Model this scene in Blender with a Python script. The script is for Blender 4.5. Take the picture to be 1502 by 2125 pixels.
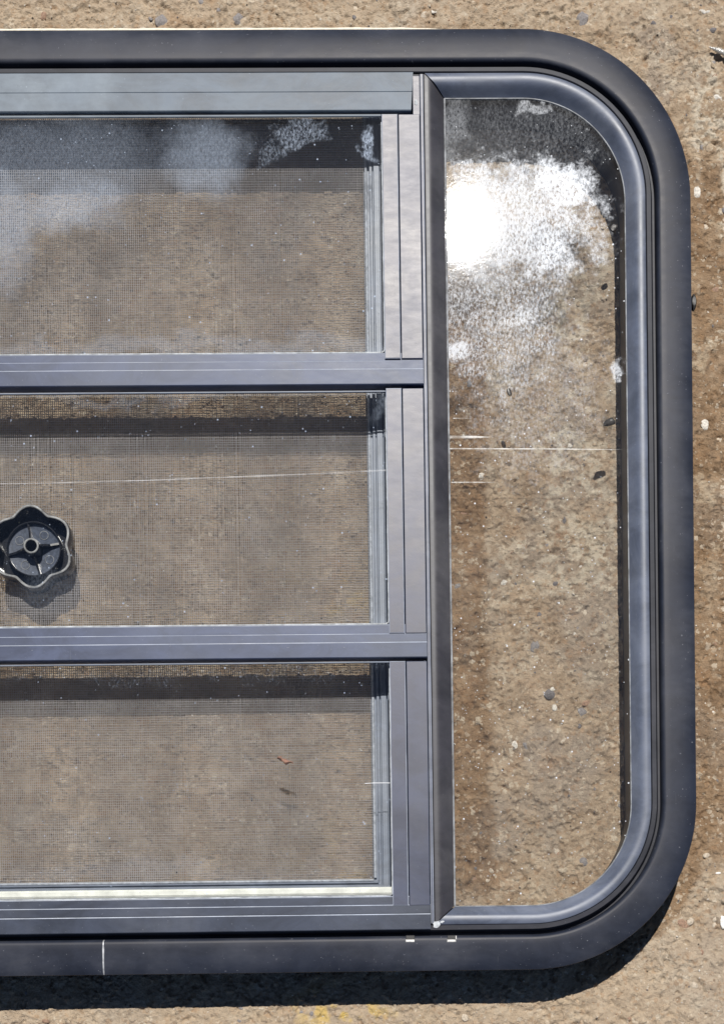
import bpy, bmesh, math, random
import numpy as np
from mathutils import Matrix, Vector

for o in list(bpy.data.objects):
    bpy.data.objects.remove(o)
scene = bpy.context.scene
C = scene.collection

# ------------------------------------------------------------------ camera
F = 3142.0                      # focal length in photo pixels
HC = 1.087                      # camera height over the concrete
ZB = 0.05                       # height of the window's upper face
GA, AA, BA = -0.01356451, -0.02134374, -0.0157065
ROT = Matrix.Rotation(GA, 3, 'Z') @ Matrix.Rotation(AA, 3, 'X') @ Matrix.Rotation(BA, 3, 'Y')
CX, CY = 899.354, 2177.080
cam_d = bpy.data.cameras.new('camera')
cam = bpy.data.objects.new('camera', cam_d)
C.objects.link(cam)
cam.matrix_world = Matrix.Translation((0, 0, HC)) @ ROT.to_4x4()
cam_d.sensor_fit = 'AUTO'
cam_d.sensor_width = 36
cam_d.lens = F / 2125 * 36
cam_d.shift_x = (751 - CX) / 2125
cam_d.shift_y = (CY - 1062.5) / 2125
cam_d.clip_start = 0.01
cam_d.clip_end = 100
scene.camera = cam
R_np = np.array(ROT)


def P(u, v, z=ZB):
    d = ROT @ Vector(((u - CX) / F, -(v - CY) / F, -1))
    t = (z - HC) / d.z
    return Vector((d.x * t, d.y * t, z))


def proj(X, Y, Z):
    q = np.stack([X, Y, Z - HC], -1) @ R_np
    return CX + F * q[..., 0] / -q[..., 2], CY - F * q[..., 1] / -q[..., 2]


def XU(u, z=ZB, v=1000):
    return P(u, v, z).x


def YV(v, z=ZB, u=400):
    return P(u, v, z).y


# ------------------------------------------------------------------ light
g = P(962, 468, 0.03) - Vector((0, 0, HC))        # where the sun mirrors in the pane
SUN = Vector((g.x, g.y, -g.z)).normalized()
sun_d = bpy.data.lights.new('sun', 'SUN')
sun_d.energy = 5.0
sun_d.angle = math.radians(0.53)
sun_d.color = (1.0, 0.955, 0.89)
sun = bpy.data.objects.new('sun', sun_d)
C.objects.link(sun)
sun.location = SUN * 5
sun.rotation_euler = SUN.to_track_quat('Z', 'Y').to_euler()
world = bpy.data.worlds.new('World')
scene.world = world
world.use_nodes = True
wn = world.node_tree.nodes
sky = wn.new('ShaderNodeTexSky')
sky.sky_type = 'NISHITA'
sky.sun_disc = False
sky.sun_elevation = math.asin(SUN.z)
sky.sun_rotation = math.atan2(SUN.x, SUN.y)
world.node_tree.links.new(sky.outputs[0], wn['Background'].inputs[0])
wn['Background'].inputs[1].default_value = 0.05
sky.dust_density = 0.1
sky.air_density = 0.75
sky.ozone_density = 3.0
scene.view_settings.view_transform = 'Standard'
scene.view_settings.look = 'None'
scene.view_settings.exposure = 0.18
scene.view_settings.gamma = 1.0
scene.render.engine = 'CYCLES'
scene.cycles.transparent_max_bounces = 16

# ------------------------------------------------------------------ node helpers


class NT:
    def __init__(self, name):
        self.m = bpy.data.materials.new(name)
        self.m.use_nodes = True
        self.t = self.m.node_tree
        self.t.nodes.clear()
        self.out = self.t.nodes.new('ShaderNodeOutputMaterial')
        geo = self.t.nodes.new('ShaderNodeNewGeometry')
        self.pos = geo.outputs['Position']
        self.nor = geo.outputs['Normal']

    def set(self, sock, val):
        if isinstance(val, bpy.types.NodeSocket):
            self.t.links.new(val, sock)
        elif val is not None:
            if isinstance(val, (tuple, list)) and len(val) == 3 and sock.type == 'RGBA':
                val = (*val, 1)
            sock.default_value = val

    def math(self, op, a, b=None, c=None, clamp=False):
        n = self.t.nodes.new('ShaderNodeMath')
        n.operation = op
        n.use_clamp = clamp
        for i, x in enumerate((a, b, c)):
            if x is not None:
                self.set(n.inputs[i], x)
        return n.outputs[0]

    def mapping(self, scale=(1, 1, 1), loc=(0, 0, 0), rot=0):
        n = self.t.nodes.new('ShaderNodeMapping')
        self.set(n.inputs['Vector'], self.pos)
        n.inputs['Scale'].default_value = scale
        n.inputs['Location'].default_value = loc
        n.inputs['Rotation'].default_value = (0, 0, rot)
        return n.outputs[0]

    def noise(self, scale, detail=4, rough=0.55, vec=None, dist=0.0):
        n = self.t.nodes.new('ShaderNodeTexNoise')
        self.set(n.inputs['Vector'], vec or self.pos)
        n.inputs['Scale'].default_value = scale
        n.inputs['Detail'].default_value = detail
        n.inputs['Roughness'].default_value = rough
        n.inputs['Distortion'].default_value = dist
        return n.outputs['Fac']

    def voro(self, scale, feature='F1', out='Distance', vec=None):
        n = self.t.nodes.new('ShaderNodeTexVoronoi')
        n.feature = feature
        self.set(n.inputs['Vector'], vec or self.pos)
        n.inputs['Scale'].default_value = scale
        return n.outputs[out]

    def ramp(self, x, a, b, lo=0.0, hi=1.0):
        n = self.t.nodes.new('ShaderNodeMapRange')
        n.interpolation_type = 'SMOOTHSTEP'
        self.set(n.inputs[0], x)
        for i, q in enumerate((a, b, lo, hi)):
            n.inputs[1 + i].default_value = q
        return n.outputs[0]

    def mix(self, fac, a, b, blend='MIX'):
        n = self.t.nodes.new('ShaderNodeMix')
        n.data_type = 'RGBA'
        n.blend_type = blend
        self.set(n.inputs[0], fac)
        self.set(n.inputs[6], a)
        self.set(n.inputs[7], b)
        return n.outputs[2]

    def attr(self, name):
        n = self.t.nodes.new('ShaderNodeAttribute')
        n.attribute_name = name
        return n.outputs['Fac']

    def blob(self, c, rx, ry, soft=1.0, rot=0.0):
        """1 in the middle of an ellipse, 0 outside"""
        n = self.t.nodes.new('ShaderNodeMapping')
        n.vector_type = 'TEXTURE'
        self.set(n.inputs['Vector'], getattr(self, 'dpos', None) or self.pos)
        n.inputs['Location'].default_value = (c.x, c.y, c.z)
        n.inputs['Rotation'].default_value = (0, 0, rot)
        n.inputs['Scale'].default_value = (rx, ry, 1)
        l = self.t.nodes.new('ShaderNodeVectorMath')
        l.operation = 'LENGTH'
        self.set(l.inputs[0], n.outputs[0])
        return self.ramp(l.outputs['Value'], 1.0, 1.0 - soft)

    def bump(self, h, strength=0.3, dist=0.001, normal=None):
        n = self.t.nodes.new('ShaderNodeBump')
        n.inputs['Strength'].default_value = strength
        n.inputs['Distance'].default_value = dist
        self.set(n.inputs['Height'], h)
        if normal is not None:
            self.set(n.inputs['Normal'], normal)
        return n.outputs[0]

    def bsdf(self, color, rough=0.5, metal=0.0, spec=0.5, normal=None, **kw):
        n = self.t.nodes.new('ShaderNodeBsdfPrincipled')
        self.set(n.inputs['Base Color'], color)
        self.set(n.inputs['Roughness'], rough)
        self.set(n.inputs['Metallic'], metal)
        self.set(n.inputs['Specular IOR Level'], spec)
        if normal is not None:
            self.set(n.inputs['Normal'], normal)
        for k, x in kw.items():
            self.set(n.inputs[k], x)
        return n.outputs[0]

    def done(self, sh):
        self.set(self.out.inputs['Surface'], sh)
        return self.m


def metal_mat(name, base, dust, rough=0.42, dustamt=0.5, spec=0.5, seed=0.0, speck=0.5, tint=(0.95, 0.97, 1.0), smudge=0.3, metal=0.0):
    t = NT(name)
    off = (seed, seed * 1.7, 0)
    n1 = t.noise(14, 5, 0.6, t.mapping((1, 1, 1), off))
    n2 = t.noise(220, 4, 0.7, t.mapping((0.35, 1, 1), off))
    film = t.math('MULTIPLY', t.ramp(n1, 0.38, 0.72), t.ramp(n2, 0.25, 0.7, 0.55, 1.0))
    film = t.math('MULTIPLY', film, dustamt)
    sp = t.math('MULTIPLY', t.ramp(t.noise(620, 2, 0.5, t.mapping((1, 1, 1), off)), 0.715, 0.75), speck)
    sc = t.math('MULTIPLY', t.ramp(t.noise(90, 3, 0.6, t.mapping((9, 0.5, 1), off, 0.5)), 0.7, 0.74), 0.22 * speck)
    f = t.math('ADD', film, t.math('ADD', sp, sc), clamp=True)
    sm = t.noise(38, 6, 0.7, t.mapping((0.6, 1, 1), (seed + 3, seed, 0), 0.2), 0.8)
    b0 = tuple(c * (1 - smudge) for c in base)
    b1 = tuple(c * (1 + smudge) for c in base)
    col = t.mix(f, t.mix(t.ramp(sm, 0.3, 0.7), b0, b1), dust)
    r = t.math('ADD', rough, t.math('MULTIPLY', t.math('SUBTRACT', n2, 0.5), 0.09))
    r = t.math('ADD', r, t.math('MULTIPLY', f, 0.15))
    r = t.math('ADD', r, t.math('MULTIPLY', t.math('SUBTRACT', sm, 0.5), 0.12))
    nb = t.bump(t.noise(1500, 2, 0.5), 0.05, 0.0004)
    return t.done(t.bsdf(col, r, metal, spec, nb, **{'Specular Tint': tint}))


M = {}
M['flange'] = metal_mat('black_enamel', (0.0165, 0.0205, 0.033), (0.115, 0.12, 0.14), 0.455, 0.28, 0.19, 0.0, 1.0, (1.0, 0.97, 0.95), 0.2)
M['ridge'] = metal_mat('black_enamel_inner', (0.022, 0.023, 0.030), (0.11, 0.11, 0.12), 0.48, 0.3, 0.2, 2.0, 0.5)
M['bar'] = metal_mat('weathered_grey_aluminium', (0.085, 0.108, 0.138), (0.245, 0.285, 0.325), 0.50, 0.9, 0.33, 5.1, 0.7, (0.97, 0.98, 1.0), 0.3)
M['rail'] = metal_mat('grey_anodised_aluminium', (0.046, 0.058, 0.104), (0.15, 0.165, 0.20), 0.42, 0.4, 0.28, 7.3, 0.7, (0.92, 0.95, 1.0), 0.3)
M['rail_dark'] = metal_mat('dark_anodised_aluminium', (0.026, 0.033, 0.054), (0.12, 0.13, 0.16), 0.42, 0.3, 0.3, 3.3, 0.6, (0.9, 0.94, 1.0), 0.3)
M['stile'] = metal_mat('satin_anodised_aluminium', (0.034, 0.044, 0.080), (0.13, 0.135, 0.15), 0.39, 0.25, 0.38, 9.2, 0.35, (1.0, 0.97, 0.95), 0.25)
M['edge'] = metal_mat('worn_bright_edge', (0.30, 0.33, 0.40), (0.45, 0.46, 0.48), 0.45, 0.6, 0.4, 1.2, 0.5)  # edge wear plus sunlit highlight lines, both put into a pale colour
M['bead'] = metal_mat('grey_vinyl_bead', (0.078, 0.092, 0.130), (0.20, 0.215, 0.25), 0.40, 0.4, 0.35, 4.4, 0.5)
M['mullion_bead'] = metal_mat('dark_vinyl_bead', (0.036, 0.035, 0.042), (0.13, 0.125, 0.125), 0.42, 0.35, 0.36, 6.4, 0.45)
M['screen_frame'] = metal_mat('screen_channel_aluminium', (0.13, 0.155, 0.205), (0.28, 0.30, 0.34), 0.45, 0.5, 0.5, 8.4, 0.4)


def plain(name, color, rough=0.5, metal=0.0, spec=0.5, var=0.25, scale=300, bump=0.1):
    t = NT(name)
    n = t.noise(scale, 4, 0.6)
    dk = tuple(c * (1 - var) for c in color)
    lt = tuple(min(1, c * (1 + var)) for c in color)
    col = t.mix(t.ramp(n, 0.3, 0.7), dk, lt)
    return t.done(t.bsdf(col, rough, metal, spec, t.bump(n, bump, 0.0006)))


M['seal'] = plain('dusty_grey_seal', (0.36, 0.38, 0.40), 0.7, 0, 0.4, 0.35, 160)
M['pane_seal'] = plain('grey_pane_seal', (0.16, 0.17, 0.185), 0.6, 0, 0.4, 0.5, 120)
M['foam'] = plain('cream_sealing_tape', (0.74, 0.68, 0.56), 0.9, 0, 0.3, 0.12, 400)
M['white_strip'] = plain('white_foam_strip', (0.66, 0.68, 0.64), 0.75, 0, 0.4, 0.16, 70)
M['black_rubber'] = plain('black_rubber', (0.012, 0.012, 0.013), 0.5)  # near-black for the rubber blob, and for shade painted on wall and slots
M['white_crumb'] = plain('white_paint_crumb', (0.72, 0.71, 0.68), 0.8)
M['scar'] = plain('bare_joint_metal', (0.42, 0.43, 0.45), 0.5, 0.4)
M['spline'] = plain('pale_screen_spline', (0.34, 0.37, 0.42), 0.5)
M['wire'] = plain('grey_fibreglass_wire', (0.345, 0.33, 0.325), 0.5, 0, 0.45, 0.15, 45, 0)
M['steel'] = plain('zinc_plated_steel', (0.62, 0.61, 0.58), 0.4, 0.55, 0.5, 0.15)
M['leaf'] = plain('dry_leaf', (0.22, 0.12, 0.085), 0.8)
M['fibre'] = plain('white_fibre', (0.75, 0.76, 0.78), 0.6)
M['insect'] = plain('dark_crumb', (0.03, 0.027, 0.025), 0.4)
M['knob'] = plain('black_plastic', (0.012, 0.013, 0.016), 0.16, 0, 0.5, 0.3, 500, 0.03)
M['knob_floor'] = plain('smoky_black_plastic', (0.05, 0.062, 0.09), 0.22, 0, 0.6, 0.3, 500, 0.05)  # bluish sky reflection put into the floor's base colour
M['knob_edge'] = plain('worn_plastic_edge', (0.24, 0.245, 0.25), 0.22, 0, 0.7, 0.5, 160, 0.05)  # rim highlights painted in as a paler plastic


t = NT('pale_glass_scratch')  # thin pale streaks on the glass, partly see-through
tr_ = t.t.nodes.new('ShaderNodeBsdfTransparent')
mx_ = t.t.nodes.new('ShaderNodeMixShader')
t.set(mx_.inputs[0], t.ramp(t.noise(120, 4, 0.6), 0.3, 0.7, 0.15, 0.75))
t.set(mx_.inputs[1], tr_.outputs[0])
t.set(mx_.inputs[2], t.bsdf((0.72, 0.72, 0.70), 0.5))
M['scratch'] = t.done(mx_.outputs[0])
t = NT('faint_glass_scratch')  # fainter pale streak across the middle louvre glass
tr_ = t.t.nodes.new('ShaderNodeBsdfTransparent')
mx_ = t.t.nodes.new('ShaderNodeMixShader')
t.set(mx_.inputs[0], t.ramp(t.noise(60, 4, 0.6), 0.3, 0.7, 0.08, 0.4))
t.set(mx_.inputs[1], tr_.outputs[0])
t.set(mx_.inputs[2], t.bsdf((0.70, 0.71, 0.72), 0.5))
M['faint_scratch'] = t.done(mx_.outputs[0])


def glass_mats(name, blobs, grime, speck, film, rough=0.07, tint=(0.56, 0.60, 0.64), gloss=0.05, pit=0.0):
    """clear old glass; its upper face carries dust, dried splashes and a haze"""
    def clear(t, r):
        fr = t.t.nodes.new('ShaderNodeFresnel')
        fr.inputs['IOR'].default_value = 1.5
        tr = t.t.nodes.new('ShaderNodeBsdfTransparent')
        tr.inputs['Color'].default_value = (0.968, 0.970, 0.968, 1)
        gl = t.t.nodes.new('ShaderNodeBsdfAnisotropic')
        gl.inputs['Roughness'].default_value = r
        m = t.t.nodes.new('ShaderNodeMixShader')
        t.set(m.inputs[0], fr.outputs[0])
        t.set(m.inputs[1], tr.outputs[0])
        t.set(m.inputs[2], gl.outputs[0])
        return m.outputs[0], tr.outputs[0]
    t0 = NT(name + '_clear')
    m0 = t0.done(clear(t0, 0.02)[0])
    t = NT(name + '_dusty')
    base, tr = clear(t, rough)
    fine = t.noise(430, 6, 0.74, t.mapping((1.7, 1.0, 1), (0, 0, 0), -0.9), 0.4)
    m75 = t.noise(75, 5, 0.65)
    m2 = t.noise(190, 5, 0.7, None, 1.0)
    mid = t.math('ADD', t.math('MULTIPLY', m75, 0.62), t.math('MULTIPLY', m2, 0.38))
    big = t.noise(17, 4, 0.6)
    if pit:
        nb0 = t.bump(t.noise(300, 3, 0.6), pit, 0.00015)
        for nd in t.t.nodes:
            if nd.bl_idname == 'ShaderNodeBsdfAnisotropic':
                t.set(nd.inputs['Normal'], nb0)
    tot = t.math('MULTIPLY', t.ramp(big, 0.42, 0.7), t.math('MULTIPLY', t.ramp(fine, 0.3, 0.75), grime))
    # wander the smears' outlines
    cur = t.pos
    for sc_, am_ in ((28, 0.040), (95, 0.016)):
        wn1 = t.t.nodes.new('ShaderNodeTexNoise')
        wn1.inputs['Scale'].default_value = sc_
        wn1.inputs['Detail'].default_value = 3
        t.set(wn1.inputs['Vector'], t.pos)
        ctr = t.t.nodes.new('ShaderNodeVectorMath')
        ctr.operation = 'SUBTRACT'
        t.set(ctr.inputs[0], wn1.outputs['Color'])
        ctr.inputs[1].default_value = (0.5, 0.5, 0.5)
        scl = t.t.nodes.new('ShaderNodeVectorMath')
        scl.operation = 'MULTIPLY_ADD'
        t.set(scl.inputs[0], ctr.outputs[0])
        scl.inputs[1].default_value = (am_, am_, 0.0)
        t.set(scl.inputs[2], cur)
        cur = scl.outputs[0]
    t.dpos = cur
    for (u, v, z, rx, ry, amt, soft, rot, lo, hi, *kind) in blobs:
        b = t.blob(P(u, v, z), rx * 0.00033, ry * 0.00033, soft, rot)
        # ragged outline: the ellipse eaten by noise
        na, e0, e1 = kind[0] if kind else (1.3, 0.28, 0.62)
        e = t.math('ADD', b, t.math('MULTIPLY', t.math('SUBTRACT', mid, 0.5), na))
        e = t.math('MULTIPLY', t.ramp(e, e0, e1), t.ramp(b, 0.0, 0.35))
        e = t.math('MULTIPLY', e, t.math('MULTIPLY', t.ramp(fine, lo, hi), amt))
        tot = t.math('MAXIMUM', tot, e)
    sp = t.math('MULTIPLY', t.ramp(t.voro(330), 0.16, 0.09), t.ramp(t.noise(130, 2), 0.52, 0.62))
    sp2 = t.math('MULTIPLY', t.ramp(t.voro(150), 0.115, 0.07), t.ramp(t.noise(60, 2), 0.52, 0.6))
    sp = t.math('MULTIPLY', t.math('MAXIMUM', sp, sp2), speck)
    tot = t.math('MAXIMUM', tot, sp)
    tot = t.math('ADD', tot, t.math('MULTIPLY', t.ramp(mid, 0.25, 0.75, 0.4, 1.0), film), clamp=True)
    df = t.t.nodes.new('ShaderNodeBsdfDiffuse')
    df.inputs['Color'].default_value = (*tint, 1)
    gl = t.t.nodes.new('ShaderNodeBsdfAnisotropic')
    gl.inputs['Roughness'].default_value = 0.42
    gl.inputs['Color'].default_value = (0.5, 0.5, 0.5, 1)
    nb = t.bump(fine, 0.5, 0.0006)
    t.set(gl.inputs['Normal'], nb)
    m1 = t.t.nodes.new('ShaderNodeMixShader')
    m1.inputs[0].default_value = gloss
    t.set(m1.inputs[1], df.outputs[0])
    t.set(m1.inputs[2], gl.outputs[0])
    m2 = t.t.nodes.new('ShaderNodeMixShader')
    t.set(m2.inputs[0], tot)
    t.set(m2.inputs[1], base)
    t.set(m2.inputs[2], m1.outputs[0])
    return m0, t.done(m2.outputs[0])


# ------------------------------------------------------------------ mesh helpers
def link(name, verts, faces, mat, parent=None, org=Vector((0, 0, 0)), smooth=False, mi=None):
    me = bpy.data.meshes.new(name)
    me.from_pydata([tuple(Vector(v) - org) for v in verts], [], faces)
    for m in (mat if isinstance(mat, (list, tuple)) else [mat]):
        me.materials.append(m)
    if mi:
        me.polygons.foreach_set('material_index', mi)
    bm = bmesh.new()
    bm.from_mesh(me)
    bmesh.ops.recalc_face_normals(bm, faces=bm.faces)
    bm.to_mesh(me)
    bm.free()
    if smooth:
        me.polygons.foreach_set('use_smooth', [True] * len(me.polygons))
        me.set_sharp_from_angle(angle=math.radians(38))
    o = bpy.data.objects.new(name, me)
    C.objects.link(o)
    if parent is not None:
        o.parent = parent
    return o


def tag(o, label=None, cat=None, group=None, kind=None):
    for k, v in (('label', label), ('category', cat), ('group', group), ('kind', kind)):
        if v:
            o[k] = v
    return o


class MB:
    def __init__(self):
        self.v, self.f, self.mi = [], [], []

    def add(self, v, f, mi=0):
        n = len(self.v)
        self.v += [tuple(p) for p in v]
        self.f += [tuple(i + n for i in q) for q in f]
        self.mi += [mi] * len(f)

    def cbox(self, x0, x1, y0, y1, z0, z1, b=0.0004, mi=0, emi=None):
        """box with chamfered upper edges"""
        zs = [(z0, 0), (z1 - b, 0), (z1, b)]
        v = []
        for z, i in zs:
            v += [(x0 + i, y0 + i, z), (x1 - i, y0 + i, z), (x1 - i, y1 - i, z), (x0 + i, y1 - i, z)]
        f = [(3, 2, 1, 0), (8, 9, 10, 11)]
        for k in (0, 4):
            for i in range(4):
                j = (i + 1) % 4
                f.append((k + i, k + j, k + 4 + j, k + 4 + i))
        self.add(v, f, mi)
        if emi is not None:
            self.mi[-4:] = [emi] * 4

    def prof_x(self, prof, x0, x1, mi=0, skew=None, edges=()):
        """closed (y, z) profile drawn along x"""
        n = len(prof)
        v = [(x0, y, z) for y, z in prof] + [(x1 + (skew(y) if skew else 0), y, z) for y, z in prof]
        f = [tuple(range(n)), tuple(range(2 * n - 1, n - 1, -1))]
        f += [(i, n + i, n + (i + 1) % n, (i + 1) % n) for i in range(n)]
        self.add(v, f, mi)
        for e in edges:
            self.mi[len(self.mi) - n + e] = 1

    def rings(self, rings, cap=True, mi=0):
        n = len(rings[0])
        v = [p for r in rings for p in r]
        f = []
        for k in range(len(rings) - 1):
            for i in range(n):
                j = (i + 1) % n
                f.append((k * n + i, k * n + j, (k + 1) * n + j, (k + 1) * n + i))
        if cap:
            f.append(tuple(range(n))[::-1])
            f.append(tuple(range((len(rings) - 1) * n, len(rings) * n)))
        self.add(v, f, mi)

    def tube(self, pts, r, seg=8, mi=0):
        pts = [Vector(p) for p in pts]
        rr = r if isinstance(r, (list, tuple)) else [r] * len(pts)
        rg = []
        for i, p in enumerate(pts):
            t = (pts[min(i + 1, len(pts) - 1)] - pts[max(i - 1, 0)]).normalized()
            a = t.cross(Vector((0, 0, 1)))
            if a.length < 1e-4:
                a = Vector((1, 0, 0))
            a.normalize()
            b = t.cross(a)
            rg.append([p + (a * math.cos(q) + b * math.sin(q)) * rr[i] for q in [2 * math.pi * k / seg for k in range(seg)]])
        self.rings(rg, True, mi)

    def build(self, name, mat, parent=None, org=Vector((0, 0, 0)), smooth=False):
        return link(name, self.v, self.f, mat, parent, org, smooth, self.mi)


# ------------------------------------------------------------------ window layout (metres, from the photograph)
S = (HC - ZB) / F                                   # metres per pixel on the window's face
XR = XU(1437, 0.043)                               # outer edge of the flange
YT = YV(62.8, 0.043)
YB = YV(2020.5, 0.043)
RAD = 345 * S
XL = XU(-760)                                       # the window runs on beyond the frame

# ------------------------------------------------------------------ concrete
rng = np.random.default_rng(11)


def vnoise(x, y, cell, seed):
    r = np.random.default_rng(seed)
    x = (x + 9.0) / cell
    y = (y + 9.0) / cell
    N = 512
    gtab = r.random((N, N))
    xi = np.floor(x).astype(int)
    yi = np.floor(y).astype(int)
    fx = x - xi
    fy = y - yi
    fx = fx * fx * fx * (fx * (fx * 6 - 15) + 10)
    fy = fy * fy * fy * (fy * (fy * 6 - 15) + 10)
    a = gtab[xi % N, yi % N]
    b = gtab[(xi + 1) % N, yi % N]
    c = gtab[xi % N, (yi + 1) % N]
    d = gtab[(xi + 1) % N, (yi + 1) % N]
    return (a * (1 - fx) + b * fx) * (1 - fy) + (c * (1 - fx) + d * fx) * fy


def fbm(x, y, cell, octv, seed, gain=0.55):
    s = 0
    amp = 1
    tot = 0
    for k in range(octv):
        ca, sa = math.cos(0.6 * k + 0.3), math.sin(0.6 * k + 0.3)
        s = s + amp * vnoise(x * ca - y * sa, x * sa + y * ca, cell, seed + k)
        tot += amp
        amp *= gain
        cell *= 0.5
    return s / tot


def sstep(x, a, b):
    t = np.clip((x - a) / (b - a), 0, 1)
    return t * t * (3 - 2 * t)


def ground_height(x, y):
    wx = x + 0.004 * (fbm(x, y, 0.012, 3, 90) - 0.5)
    wy = y + 0.004 * (fbm(x, y, 0.012, 3, 95) - 0.5)
    h = 0.0016 * (fbm(x, y, 0.09, 3, 1) - 0.5)
    h = h + 0.0012 * (fbm(wx, wy, 0.022, 3, 10) - 0.5)
    h = h + 0.0020 * (fbm(wx, wy, 0.0052, 3, 14, 0.7) - 0.5)
    rid = 1 - np.abs(2 * fbm(wx, wy * 1.3, 0.012, 4, 20, 0.6) - 1)
    brk = sstep(fbm(x, y, 0.03, 2, 25), 0.42, 0.6)
    h = h - 0.0013 * sstep(rid, 0.88, 1.0) * brk
    pit = sstep(fbm(wx, wy, 0.0045, 2, 30), 0.70, 0.80)
    h = h - 0.0016 * pit
    lump = sstep(fbm(wx, wy, 0.0045, 2, 40), 0.66, 0.78)
    h = h + 0.0012 * lump
    return h - 0.0009


fx = np.arange(-0.33, 0.28, 0.0008)
fy = np.arange(-0.06, 0.77, 0.0008)
ext = np.array([0.02, 0.05, 0.1, 0.2, 0.4, 0.8, 1.6, 3.0])
gx = np.concatenate([fx[0] - ext[::-1], fx, fx[-1] + ext])
gy = np.concatenate([fy[0] - ext[::-1], fy, fy[-1] + ext])
GX, GY = np.meshgrid(gx, gy, indexing='ij')
GZ = ground_height(GX, GY)
nx, ny = GX.shape
me = bpy.data.meshes.new('concrete_ground')
me.vertices.add(nx * ny)
me.vertices.foreach_set('co', np.stack([GX, GY, GZ], -1).ravel())
idx = np.arange(nx * ny).reshape(nx, ny)
q = np.stack([idx[:-1, :-1], idx[1:, :-1], idx[1:, 1:], idx[:-1, 1:]], -1).reshape(-1, 4)
me.loops.add(q.size)
me.loops.foreach_set('vertex_index', q.ravel())
me.polygons.add(len(q))
me.polygons.foreach_set('loop_start', np.arange(len(q)) * 4)
me.polygons.foreach_set('loop_total', np.full(len(q), 4))
me.polygons.foreach_set('use_smooth', np.ones(len(q), bool))
me.update()
U, V = proj(GX, GY, np.zeros_like(GX))
nA = fbm(GX, GY, 0.03, 5, 200)
nB = fbm(GX, GY, 0.012, 4, 220)
nC = fbm(GX, GY, 0.05, 4, 240)
nD = fbm(GX, GY, 0.006, 4, 260)


def ell(u, v, ru, rv):
    return np.sqrt(((U - u) / ru) ** 2 + ((V - v) / rv) ** 2)


# brown damp print left round the frame (ragged, with a shape of its own)
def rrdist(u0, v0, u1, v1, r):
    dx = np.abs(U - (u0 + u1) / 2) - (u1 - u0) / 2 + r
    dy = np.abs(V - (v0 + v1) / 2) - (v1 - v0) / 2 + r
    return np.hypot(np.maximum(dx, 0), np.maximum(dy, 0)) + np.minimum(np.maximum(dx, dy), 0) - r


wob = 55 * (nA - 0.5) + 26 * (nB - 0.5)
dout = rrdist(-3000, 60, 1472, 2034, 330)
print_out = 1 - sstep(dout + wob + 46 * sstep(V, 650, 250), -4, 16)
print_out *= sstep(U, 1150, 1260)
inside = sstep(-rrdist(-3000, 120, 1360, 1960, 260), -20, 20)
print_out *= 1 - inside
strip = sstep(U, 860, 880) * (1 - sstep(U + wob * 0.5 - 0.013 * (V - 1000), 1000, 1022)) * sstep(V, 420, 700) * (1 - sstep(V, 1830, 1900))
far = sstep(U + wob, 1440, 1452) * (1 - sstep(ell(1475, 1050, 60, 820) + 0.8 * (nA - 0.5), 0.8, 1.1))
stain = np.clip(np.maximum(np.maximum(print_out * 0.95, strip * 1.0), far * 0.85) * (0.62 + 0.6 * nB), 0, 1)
lime = sstep(nA, 0.54, 0.62) * sstep(nD, 0.42, 0.54)
limeamt = 0.25 + 1.1 * sstep(U, 1410, 1460) * (1 - sstep(ell(1480, 650, 90, 560), 0.7, 1.1)) + 0.75 * np.exp(-ell(1150, 760, 130, 420) ** 2) + 0.4 * np.exp(-ell(1250, 1200, 110, 160) ** 2)
lime = np.clip(lime * limeamt, 0, 1)
yel = np.exp(-ell(715, 2100, 95, 40) ** 2) * sstep(nB, 0.46, 0.60) + 0.55 * np.exp(-ell(700, 1260, 90, 70) ** 2) * sstep(nB, 0.48, 0.65) + 0.4 * np.exp(-ell(720, 1790, 80, 60) ** 2) * sstep(nB, 0.45, 0.65)
grey = sstep(nC, 0.52, 0.7) * 0.8
sandy = np.clip(sstep(V, 1750, 1980) * sstep(dout, -120, 60) + 0.8 * sstep(V, 70, 20), 0, 1)
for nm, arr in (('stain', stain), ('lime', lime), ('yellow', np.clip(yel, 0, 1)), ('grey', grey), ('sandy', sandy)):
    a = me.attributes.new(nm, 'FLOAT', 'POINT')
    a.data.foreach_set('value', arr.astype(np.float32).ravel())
t = NT('worn_concrete')
n1 = t.noise(60, 6, 0.65)
n2 = t.noise(260, 5, 0.7)
n3 = t.noise(900, 3, 0.6)
col = t.mix(t.ramp(n1, 0.32, 0.68), (0.285, 0.22, 0.16), (0.44, 0.365, 0.285))
col = t.mix(t.math('MULTIPLY', t.attr('grey'), 0.7), col, (0.29, 0.26, 0.235))
col = t.mix(t.math('MULTIPLY', t.attr('sandy'), 0.5), col, (0.46, 0.39, 0.315))
col = t.mix(t.math('MULTIPLY', t.ramp(n2, 0.52, 0.72), 0.55), col, (0.56, 0.48, 0.385))
col = t.mix(t.math('MULTIPLY', t.ramp(n2, 0.44, 0.27), 0.42), col, (0.12, 0.083, 0.055))
col = t.mix(t.math('MULTIPLY', t.ramp(n3, 0.62, 0.72), 0.5), col, (0.55, 0.49, 0.41))
col = t.mix(t.math('MULTIPLY', t.ramp(n3, 0.36, 0.26), 0.6), col, (0.08, 0.06, 0.045))
orange = t.ramp(t.noise(36, 4, 0.6, t.mapping((1, 1, 1), (3, 1, 0))), 0.56, 0.72)
col = t.mix(t.math('MULTIPLY', orange, 0.32), col, (0.33, 0.185, 0.085))
col = t.mix(t.math('MULTIPLY', t.attr('lime'), t.ramp(n2, 0.3, 0.55, 0.35, 0.9)), col, (0.56, 0.525, 0.46))
col = t.mix(t.math('MULTIPLY', t.attr('stain'), 0.82), col, (0.54, 0.42, 0.305), 'MULTIPLY')
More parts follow.
